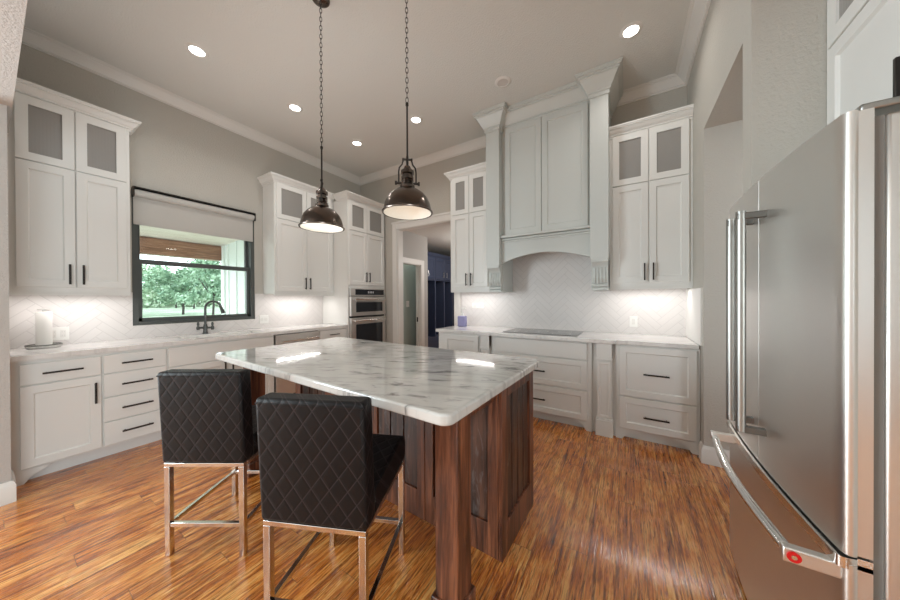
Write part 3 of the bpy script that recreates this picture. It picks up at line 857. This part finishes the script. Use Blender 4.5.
for x0, x1 in ((-1.500, -1.328), (-0.326, -0.158)):
    col = MB().box(x0, x1, 3.30, 3.79, 1.745, ZC - 0.004).build('column', HB, hd_, world=True, bevel=0.003)
    cap = [(0, 3.395), (.012, 3.395), (.012, 3.43), (.022, 3.434), (.022, 3.452), (.038, 3.470), (.060, 3.515), (.084, 3.556), (.088, 3.562), (.100, 3.564), (.100, 3.580), (.118, 3.584), (.118, 3.600), (.126, 3.602), (.126, ZC - .002), (0, ZC - .002)]
    MB().sweep(cap, [(x0, 3.79), (x0, 3.30), (x1, 3.30), (x1, 3.79)]).build('capital', HB, col, world=True)
    s_ = []
    for k_ in range(17):
        u = k_ / 16; s_.append((3.300 + 0.085 * u ** 0.55 + 0.02 * math.sin(2 * PI * u), 1.715 - 0.225 * u))
    pr_ = [(3.79, 1.745), (3.300, 1.745), (3.300, 1.720)] + s_ + [(3.375, 1.485), (3.362, 1.478), (3.362, 1.462), (3.385, 1.455), (3.370, 1.445), (3.370, 1.425), (3.79, 1.425)]
    cb = MB().prism(pr_, 'x', x0 + 0.010, x1 - 0.008)
    for k_ in range(4):
        xx = x0 + 0.038 + k_ * (x1 - x0 - 0.076) / 3
        cb.tube([(xx, q[0] - 0.002, q[1]) for q in s_[4:]], 0.009, 6)
    cb.build('corbel', HB, col, world=True)
    MB().box(x0 + 0.006, x1 - 0.006, 3.298, 3.4, 1.722, 1.745).build('corbel_cap', HB, col, world=True, bevel=0.004)

# ------------------------------------------------------------------ island
ISL = -math.radians(2.0)
IC = (-1.545, 1.39, 0)
isl = thing('kitchen_island', 'dark stained wooden kitchen island base with square corner posts', 'kitchen island', IC, ISL)
def isq(x0, x1, y0, y1, z0, z1): return MB().box(x0, x1, y0, y1, z0, z1)
hl = 1.06; hd2 = 0.54
# local: x along length, y toward back wall; base occupies the back, seating overhang in front and at the right front corner
BX0, BX1, BY0, BY1 = -0.93, 0.985, 0.035, 0.515
isq(BX0, BX1, BY0, BY1, 0.0, CT0 - .006).build('body', 'dark_backing', isl)
def panel(u0, u1, z0, z1, boards, name, place, frame=0.07, bottom=0.17, top=0.07):
    """framed plank panel; place maps (u, out, z) to local coordinates; out>0 is outward"""
    mb = MB()
    def bx(a, b_, o0, o1, c_, d_):
        ps = [place(u, o, z) for u in (a, b_) for o in (o0, o1) for z in (c_, d_)]
        xs, ys, zs = zip(*ps); mb.box(min(xs), max(xs), min(ys), max(ys), min(zs), max(zs))
    bx(u0, u0 + frame, 0, .022, z0, z1); bx(u1 - frame, u1, 0, .022, z0, z1)
    bx(u0 + frame, u1 - frame, 0, .022, z0, z0 + bottom); bx(u0 + frame, u1 - frame, 0, .022, z1 - top, z1)
    o = mb.build(name, 'island_wood', isl, bevel=0.002)
    pb = MB(); mb = pb
    w = (u1 - u0 - 2 * frame) / boards
    for k in range(boards):
        bx(u0 + frame + k * w + .006, u0 + frame + (k + 1) * w - .006, -0.002, .010, z0 + bottom, z1 - top)
    pb.build('planks', 'island_plank', o, bevel=0.0025)
    return o
front = lambda u, o, z: (u, BY0 - o, z)
right = lambda u, o, z: (BX1 + o, u, z)
left = lambda u, o, z: (BX0 - o, u, z)
ZT = CT0 - 0.006
seg = (BX1 - BX0) / 4
for k_ in range(4):
    panel(BX0 + k_ * seg + .002, BX0 + (k_ + 1) * seg - .002, 0, ZT, 3, 'front_panel', front, frame=0.06)
panel(BY0 - 0.022, BY1, 0, ZT, 4, 'end_panel', right)
panel(BY0 - 0.022, BY1, 0, ZT, 4, 'end_panel', left)
for px0 in (0.872, -0.985):
    po = isq(px0, px0 + 0.112, -0.375, -0.263, 0, ZT).build('post', 'island_wood', isl, bevel=0.005)
    isq(px0 - 0.014, px0 + 0.126, -0.389, -0.249, 0, 0.10).build('post_plinth', 'island_wood', po, bevel=0.006)
    isq(px0 + 0.03, px0 + 0.10, -0.263, BY0 - 0.022, ZT - 0.075, ZT).build('side_rail', 'island_wood', isl, bevel=0.003)
isq(-0.873, 0.872, -0.345, -0.285, ZT - 0.075, ZT).build('front_rail', 'island_wood', isl, bevel=0.003)
# marble top with rounded corners
def rrect(x0, x1, y0, y1, r, n=8):
    out = []
    for cx, cy, a in ((x1 - r, y1 - r, 0), (x0 + r, y1 - r, PI / 2), (x0 + r, y0 + r, PI), (x1 - r, y0 + r, 1.5 * PI)):
        out += [(cx + r * math.cos(a + PI / 2 * k / n), cy + r * math.sin(a + PI / 2 * k / n)) for k in range(n + 1)]
    return out
tp = MB().prism(rrect(-hl, hl, -hd2, hd2, 0.045), 'z', 0, CT1 - CT0 + .006).build('island_worktop', 'island_marble', bevel=0.010, seg=4)
tp.location = (IC[0] - 0.012, IC[1] + 0.008, CT0 - .006 + .0005); tp.rotation_euler = (0, 0, ISL)
tag(tp, 'polished grey-veined white marble slab topping the kitchen island', 'worktop')

# ------------------------------------------------------------------ bar stools
def rounded_box(x0, x1, y0, y1, z0, z1): return MB().box(x0, x1, y0, y1, z0, z1)
def make_stool(label, loc, rz):
    r = thing('bar_stool', label, 'bar stool', loc, rz, 'quilted stools at the island')
    hx, hy, tb = 0.195, 0.2285, 0.0135
    bk = MB().prism([(-hy - 0.018, 0.488), (-hy + 0.066, 0.488), (-hy + 0.040, 0.970), (-hy - 0.044, 0.970)], 'x', -0.217, 0.217).build('backrest', 'quilt', r, bevel=0.016, seg=4)
    st = MB().prism([(-hy + 0.066, 0.488), (hy + 0.015, 0.500), (hy + 0.022, 0.53), (hy + 0.022, 0.585), (hy + 0.005, 0.618), (hy - 0.06, 0.628), (-hy + 0.066, 0.600)], 'x', -0.212, 0.212)
    st.build('seat', 'quilt_seat', r, bevel=0.012, seg=3)
    MB().tube([(-0.213, -hy - 0.041, 0.950), (0.213, -hy - 0.041, 0.950)], 0.0035, 6).build('piping', 'quilt', bk)
    fr = MB()
    fr.box(-hx - tb, hx + tb, -hy - tb, -hy + tb, 0.468, 0.488).box(-hx - tb, hx + tb, hy - tb, hy + tb, 0.468, 0.488)
    fr.box(-hx - tb, -hx + tb, -hy + tb, hy - tb, 0.468, 0.488).box(hx - tb, hx + tb, -hy + tb, hy - tb, 0.468, 0.488)
    fr.build('seat_frame', 'chrome', r, bevel=0.002)
    for sx in (-1, 1):
        for sy in (-1, 1):
            MB().box(sx * hx - tb, sx * hx + tb, sy * hy - tb, sy * hy + tb, 0, 0.468).build('leg', 'chrome', r, bevel=0.002)
    zr0, zr1, q = 0.15, 0.172, 0.010
    MB().box(-hx + tb, hx - tb, -hy - q, -hy + q, zr0, zr1).build('stretcher', 'chrome', r, bevel=0.002)
    MB().box(-hx + tb, hx - tb, hy - q, hy + q, zr0, zr1).build('stretcher', 'chrome', r, bevel=0.002)
    MB().box(-hx - q, -hx + q, -hy + tb, hy - tb, zr0, zr1).build('stretcher', 'chrome', r, bevel=0.002)
    MB().box(hx - q, hx + q, -hy + tb, hy - tb, zr0, zr1).build('stretcher', 'chrome', r, bevel=0.002)
    return r
s1 = make_stool('black quilted bar stool nearest the camera, by the island post', (-1.103, 0.863, 0), math.radians(23.7))
s2 = copy_tree(s1)
s2.location = (-2.005, 0.800, 0); s2.rotation_euler = (0, 0, math.radians(31.4))
s2['label'] = 'black quilted bar stool farther left, in front of the drawer stack'

# ------------------------------------------------------------------ pendants
def make_pendant(label, loc, rz, R, zstem):
    r = thing('pendant_light', label, 'pendant lamp', loc, rz, 'bronze pendants over the island')
    z = loc[2]
    outer = [(R + .004, -.002), (R + .009, 0), (R + .010, .006), (R + .004, .012), (R, .016), (R * .985, .03), (R * .93, .065), (R * .83, .098), (R * .68, .125), (R * .50, .145), (R * .34, .156), (0.045, .162)]
    sh_ = MB().lathe(outer + [(0.04, .156), (R * .33, .151), (R * .49, .140), (R * .67, .120), (R * .81, .094), (R * .91, .062), (R * .965, .029), (R * .975, .012), (R - .002, 0)], n=56)
    k = len(outer)
    sh_.mi = [0 if i // 56 < k - 1 else 1 for i in range(len(sh_.f))]
    sh_.build('shade', ['bronze', 'inner'], r)
    MB().lathe([(0, .182), (.040, .182), (.048, .176), (.048, .162), (0, .160)], n=24).lathe([(.030, .182), (.030, .215), (.040, .22), (.040, .236), (.030, .24), (.030, .25), (.042, .255), (.042, .275), (.028, .285), (.018, .305), (.008, .31), (0, .31)], n=24).lathe([(.036, .19), (.041, .195), (.036, .20)], n=24).lathe([(.036, .205), (.041, .21), (.036, .215)], n=24).build('socket', 'bronze', r)
    yk = MB()
    for s in (-1, 1):
        yk.tube([(s * .022, 0, .352), (s * .030, 0, .335), (s * .034, 0, .318), (s * .052, 0, .295), (s * .056, 0, .27), (s * .056, 0, .205), (s * .050, 0, .188)], .005, 8)
        yk.cyl((s * .04, 0, .195), (s * .072, 0, .195), .008, 12).cyl((s * .068, 0, .195), (s * .080, 0, .195), .013, 14)
        yk.cyl((s * .022, 0, .35), (s * .034, 0, .35), .009, 12)
    yk.cyl((-.03, 0, .350), (.03, 0, .350), .007, 12).cyl((0, 0, .30), (0, 0, .37), .008, 12)
    yk.build('yoke', 'black', r)
    zc = zstem - z
    MB().cyl((0, 0, .36), (0, 0, zc - .02), .006, 12).lathe([(0, zc - .03), (.010, zc - .028), (.010, zc - .012), (0, zc - .01)], n=14).build('stem', 'black', r)
    ch = MB(); zz = zc - .014; i = 0
    ztop = ZC - .03 - z
    while zz < ztop:
        hgt, wd = .021, .0085
        pts = []
        for a in range(12):
            t_ = 2 * PI * a / 12; u = math.cos(t_) * wd; w = math.sin(t_) * hgt
            pts.append((u, 0, zz + hgt + w) if i % 2 == 0 else (0, u, zz + hgt + w))
        ch.tube(pts, .0022, 5, closed=True); zz += .0325; i += 1
    ch.build('chain', 'black', r)
    MB().lathe([(0, ZC - z - .001), (.065, ZC - z - .001), (.065, ZC - z - .012), (.055, ZC - z - .022), (.02, ZC - z - .03), (0, ZC - z - .032)], n=32).build('canopy', 'bronze', r)
    MB().lathe([(0, .155), (.015, .15), (.016, .12), (.030, .10), (.032, .08), (.022, .06), (0, .052)], n=20).build('bulb', 'bulb', r)
    d = bpy.data.lights.new('pendant_bulb', 'POINT'); d.energy = 0.16; d.color = (1, .95, .88); d.shadow_soft_size = .03
    lo = bpy.data.objects.new('pendant_bulb', d); COL.objects.link(lo); lo.parent = r; lo.location = (0, 0, .035)
    return r
make_pendant('bronze dome pendant on a chain, left and farther one over the island', (-1.972, 1.350, 1.880), math.radians(140), 0.152, 2.51)
make_pendant('bronze dome pendant on a chain, right and nearer one over the island', (-1.222, 1.457, 1.900), math.radians(40), 0.156, 2.63)

# ------------------------------------------------------------------ recessed ceiling lights
def can(label, x, y, lit=True, watts=3.2):
    r = thing('recessed_light', label, 'ceiling light', (x, y, ZC), 0, 'recessed lights in the ceiling')
    MB().lathe([(.056, -.001), (.058, -.010), (.080, -.006), (.086, -.001)], n=36).build('trim_ring', 'trim', r)
    MB().lathe([(0, -.003), (.057, -.003), (.057, -.001), (0, -.001)], n=36).build('lens', 'lamp' if lit else 'lens_off', r)
    if lit:
        d = bpy.data.lights.new('can_lamp', 'AREA'); d.shape = 'DISK'; d.size = .11; d.energy = watts; d.color = (1, .96, .91); d.spread = math.radians(140)
        o = bpy.data.objects.new('can_lamp', d); COL.objects.link(o); o.parent = r; o.location = (0, 0, -.012)
    return r
can('lit recessed ceiling light nearest the camera above the sink wall', -3.345, 1.034)
can('lit recessed ceiling light left of the farther pendant, middle of the sink wall row', -3.355, 1.951)
can('lit recessed ceiling light in the far corner near the oven tower', -3.356, 2.871)
can('lit recessed ceiling light just right of the nearer pendant stem', -2.282, 2.895)
can('lit recessed ceiling light right of the hood, near the right wall crown', 0.031, 2.909)
can('unlit recessed ceiling light in front of the hood, between its columns', -1.110, 2.882, False)

# ------------------------------------------------------------------ under-cabinet lights
def led(label, loc, rz, w, watts):
    r = thing('under_cabinet_light', label, 'light', loc, rz, 'under cabinet lights')
    MB().box(0, w, 0, 0.03, -0.014, -0.001).build('housing', 'plastic', r)
    MB().box(0.005, w - 0.005, 0.004, 0.026, -0.0165, -0.014).build('diffuser', 'led', r, flat=True)
    area_light('led_lamp', (0, 0, 0), (0, 0, 0), w, 0.03, watts, (1, .97, .95), parent=None)
    lo = [o for o in COL.objects if o.name.startswith('led_lamp')][-1]
    lo.parent = r; lo.location = (w / 2, 0.015, -0.02)
led('lit strip under the wall cabinet left of the window', (-4.12, 0.13, 1.405), LEFT, 0.56, 2.0)
led('lit strip under the wall cabinet between window and oven tower', (-4.12, 2.12, 1.415), LEFT, 0.66, 2.6)
led('lit strip under the wall cabinet beside the cased opening', (-2.10, 3.56, 1.45), 0, 0.58, 2.0)
led('lit strip under the wall cabinet in the right corner', (-0.12, 3.56, 1.45), 0, 0.58, 2.0)

# ------------------------------------------------------------------ refrigerator
fr = thing('refrigerator', 'stainless french door refrigerator with bottom freezer on the right', 'refrigerator', (0.83, 1.54, 0))
FY0, FYM, FY1 = 1.085, 1.5395, 1.995
def xf(y):
    u = (y - FYM) / 0.455; return 0.424 + 0.020 * u * u
def door_poly(ya, yb, bead_a, bead_b):
    out = [(0.492, ya + (0.008 if bead_a else 0))]
    if bead_a: out += [(0.468, ya + .008), (0.466, ya + .002), (0.460, ya - .002), (0.453, ya - .002), (0.447, ya + .002)]
    else: out += [(xf(ya) + .002, ya)]
    a, b_ = ya + (.010 if bead_a else .002), yb - (.010 if bead_b else .002)
    out += [(xf(a + (b_ - a) * k / 14), a + (b_ - a) * k / 14) for k in range(15)]
    if bead_b: out += [(0.447, yb - .002), (0.453, yb + .002), (0.460, yb + .002), (0.466, yb - .002), (0.468, yb - .008)]
    else: out += [(xf(yb) + .002, yb)]
    return out + [(0.492, yb - (.008 if bead_b else 0))]
MB().box(0.512, 1.24, FY0 + .012, FY1 - .012, 0.02, 1.765).build('body', 'steel', fr, world=True, bevel=0.006)
MB().box(0.492, 0.512, FY0 + .02, FY1 - .02, 0.06, 1.765).build('gasket', 'gasket', fr, world=True)
for ya, yb, ba, bb, yh in ((FY0, FYM - .002, True, False, 1.478), (FYM + .002, FY1, False, True, 1.598)):
    d_ = MB().prism(door_poly(ya, yb, ba, bb), 'z', 0.719, 1.782).build('door', 'steel', fr, world=True)
    hb = MB(); hxx = 0.360
    hb.cyl((hxx, yh, 0.842), (hxx, yh, 1.658), 0.0145, 20)
    hb.build('handle', 'handle', d_, world=True)
    for zz in (0.852, 1.640):
        MB().box(hxx - .012, xf(yh) + .004, yh - .012, yh + .012, zz - .012, zz + .012).build('bracket', 'bracket', d_, world=True, bevel=.003)
    ye = ya + .05 if ba else yb - .05
    MB().box(0.475, 0.62, ye - .035, ye + .035, 1.782, 1.80).build('hinge_cover', 'handle', d_, world=True, bevel=.004)
fz = MB().prism(door_poly(FY0, FY1, True, True), 'z', 0.075, 0.697).build('freezer_drawer', 'steel', fr, world=True)
MB().prism([(x_ - .012 if x_ < .462 else x_, y_) for x_, y_ in door_poly(FY0, FY1, True, True)], 'z', 0.686, 0.713).build('top_lip', 'chrome', fz, world=True)
hp = []
for k_ in range(21):
    u = k_ / 20; yy = 1.118 + u * (1.85 - 1.118); hp.append((0.362 - 0.024 * math.sin(PI * u), yy, 0.668 - 0.008 * u))
MB().tube(hp, 0.0145, 16).build('handle', 'chrome', fz, world=True)
for yy in (1.106, 1.862):
    br = MB().box(0.346, xf(yy) + .006, yy - .012, yy + .012, 0.648, 0.688).build('bracket', 'steelx', fz, world=True, bevel=.004)
MB().cyl((0.366, 1.0945, 0.668), (0.366, 1.0915, 0.668), 0.0135, 28).build('medallion', 'red', fz, world=True)
MB().cyl((0.366, 1.0916, 0.668), (0.366, 1.0905, 0.668), 0.0055, 20).build('medallion_centre', 'chrome', fz, world=True)
MB().box(0.52, 0.60, FY0 + .03, FY1 - .03, 0.0, 0.06).build('kick_grille', 'gap', fr, world=True)

# ------------------------------------------------------------------ faucet, small things
fa = thing('faucet', 'dark gooseneck kitchen faucet with cross handles below the window', 'faucet', (-4.245, 1.368, CT1))
MB().lathe([(0, 0), (.030, 0), (.030, .008), (.022, .014), (.020, .05), (.024, .055), (.024, .085), (.018, .09), (.018, .11), (0, .112)], n=24).build('base', 'faucet', fa)
dv = Vector((0.098, 0.118, 0)); dl = dv.length; du = dv / dl
pts = [Vector((0, 0, .10)), Vector((0, 0, .20)), Vector((0, 0, .30))]
for k_ in range(13):
    a = PI - PI * 0.93 * k_ / 12; pts.append(Vector((0, 0, .30)) + du * (dl / 2 + math.cos(a) * dl / 2) + Vector((0, 0, math.sin(a) * dl / 2 * 1.05)))
MB().tube(pts, .0125, 14).build('spout', 'faucet', fa)
e_ = pts[-1]; dd_ = (pts[-1] - pts[-2]).normalized()
MB().cyl(e_ - dd_ * .005, e_ + dd_ * .085, .014, 16, .021).build('spray_head', 'faucet', fa)
hx_ = MB(); hx_.cyl(-du * .07 + Vector((0, 0, .07)), du * .07 + Vector((0, 0, .07)), .011, 12)
hx_.build('bridge', 'faucet', fa)
for s in (-1, 1):
    q = du * .07 * s
    MB().lathe([(0, .045), (.014, .045), (.016, .06), (.016, .08), (.010, .088), (.009, .13), (.012, .135), (0, .138)], (q.x, q.y, 0), 16).cyl((q.x, q.y, .105), (q.x + .0, q.y + .0, .12), .013, 12).build('handle', 'faucet', fa)

pt = thing('paper_towel_holder', 'white paper towel roll standing on a round marble tray', 'paper towel holder', (-4.20, 0.262, CT1))
MB().lathe([(0, 0), (.082, 0), (.092, .008), (.095, .02), (.090, .026), (.080, .022), (0, .022)], n=40).build('tray', 'island_marble', pt)
MB().lathe([(.088, .022), (.096, .024), (.096, .030), (.088, .031)], n=40, close=True).build('tray_rim', 'bracket', pt)
MB().lathe([(.014, .024), (.040, .024), (.042, .03), (.042, .298), (.040, .304), (.014, .304), (.014, .024)], n=36).build('paper_roll', 'paper', pt)
MB().lathe([(0, .03), (.008, .03), (.008, .318), (.034, .320), (.034, .326), (.012, .329), (0, .334)], n=24).build('rod', 'steelx', pt)

sp = thing('soap_dispenser', 'lavender soap bottle with white pump on the back worktop', 'soap dispenser', (-2.015, 3.60, CT1))
MB().box(-.062, .062, -.035, .035, 0, .150).build('bottle', 'lavender', sp, bevel=.012, seg=3)
MB().lathe([(0, .15), (.024, .15), (.024, .185), (.008, .19), (.008, .255), (0, .255)], n=20).box(-.014, .055, -.012, .012, .252, .272).build('pump', 'plastic', sp)

def plate(label, loc, rz, w, h, gangs, cat='outlet'):
    r = thing('outlet' if cat == 'outlet' else 'light_switch', label, cat, loc, rz, 'white wall plates')
    MB().slab(-w / 2, w / 2, -h / 2, h / 2, y=-.006, back=0, c=.002).build('cover_plate', 'plastic', r)
    for k in range(gangs):
        cx = (k - (gangs - 1) / 2) * (w / gangs) * 0.92
        if w > h:
            MB().box(cx - .022, cx + .022, -.008, -.006, -.015, .015).build('insert', 'trim', r, bevel=.001)
        else:
            MB().box(cx - .016, cx + .016, -.008, -.006, -.033, .033).build('insert', 'trim', r, bevel=.001)
        for s in (-1, 1):
            MB().box(cx - .008, cx - .005, -.0085, -.008, s * .017 - .006, s * .017 + .006).box(cx + .005, cx + .008, -.0085, -.008, s * .017 - .006, s * .017 + .006).build('slot', 'slot', r)
    return r
plate('white wall plate behind the paper towel roll', (XW + .012, 0.345, 1.04), LEFT, .118, .118, 2)
plate('white wall plate on tile between faucet and oven tower', (XW + .012, 2.06, 1.06), LEFT, .12, .115, 2)
plate('white horizontal wall plate above the soap bottle', (-1.86, YW - .012, 1.235), 0, .19, .075, 2)
plate('white wall plate on tile right of the cooktop', (0.06, YW - .012, 1.075), 0, .075, .118, 1)
r_ = thing('light_switch', 'white light switch on the grey-green wall beyond the hall door', 'light switch', (-3.68, 4.375, 1.24), LEFT)
MB().slab(-.042, .042, -.058, .058, y=-.006, back=0, c=.002).build('cover_plate', 'plastic', r_)
MB().box(-.016, .016, -.009, -.006, -.03, .03).build('rocker', 'trim', r_, bevel=.001)
# unseen fill light added so the hall and lockers read
d = bpy.data.lights.new('hall_fill', 'POINT'); d.energy = 34; d.color = (1, .95, .9); d.shadow_soft_size = .25
o = bpy.data.objects.new('hall_fill', d); COL.objects.link(o); o.location = (-2.4, 5.3, 2.1)
area_light('side_room_fill', (-3.62, 4.3, 2.55), (0, 0, 0), .1, .5, 3.5, (.95, 1, .97))  # unseen fill added to brighten the grey-green wall
area_light('passage_fill', (1.3, 2.6, 2.68), (0, 0, 0), .2, .2, 1.5, (1, .96, .92))  # added fill light for the passage, no fixture there
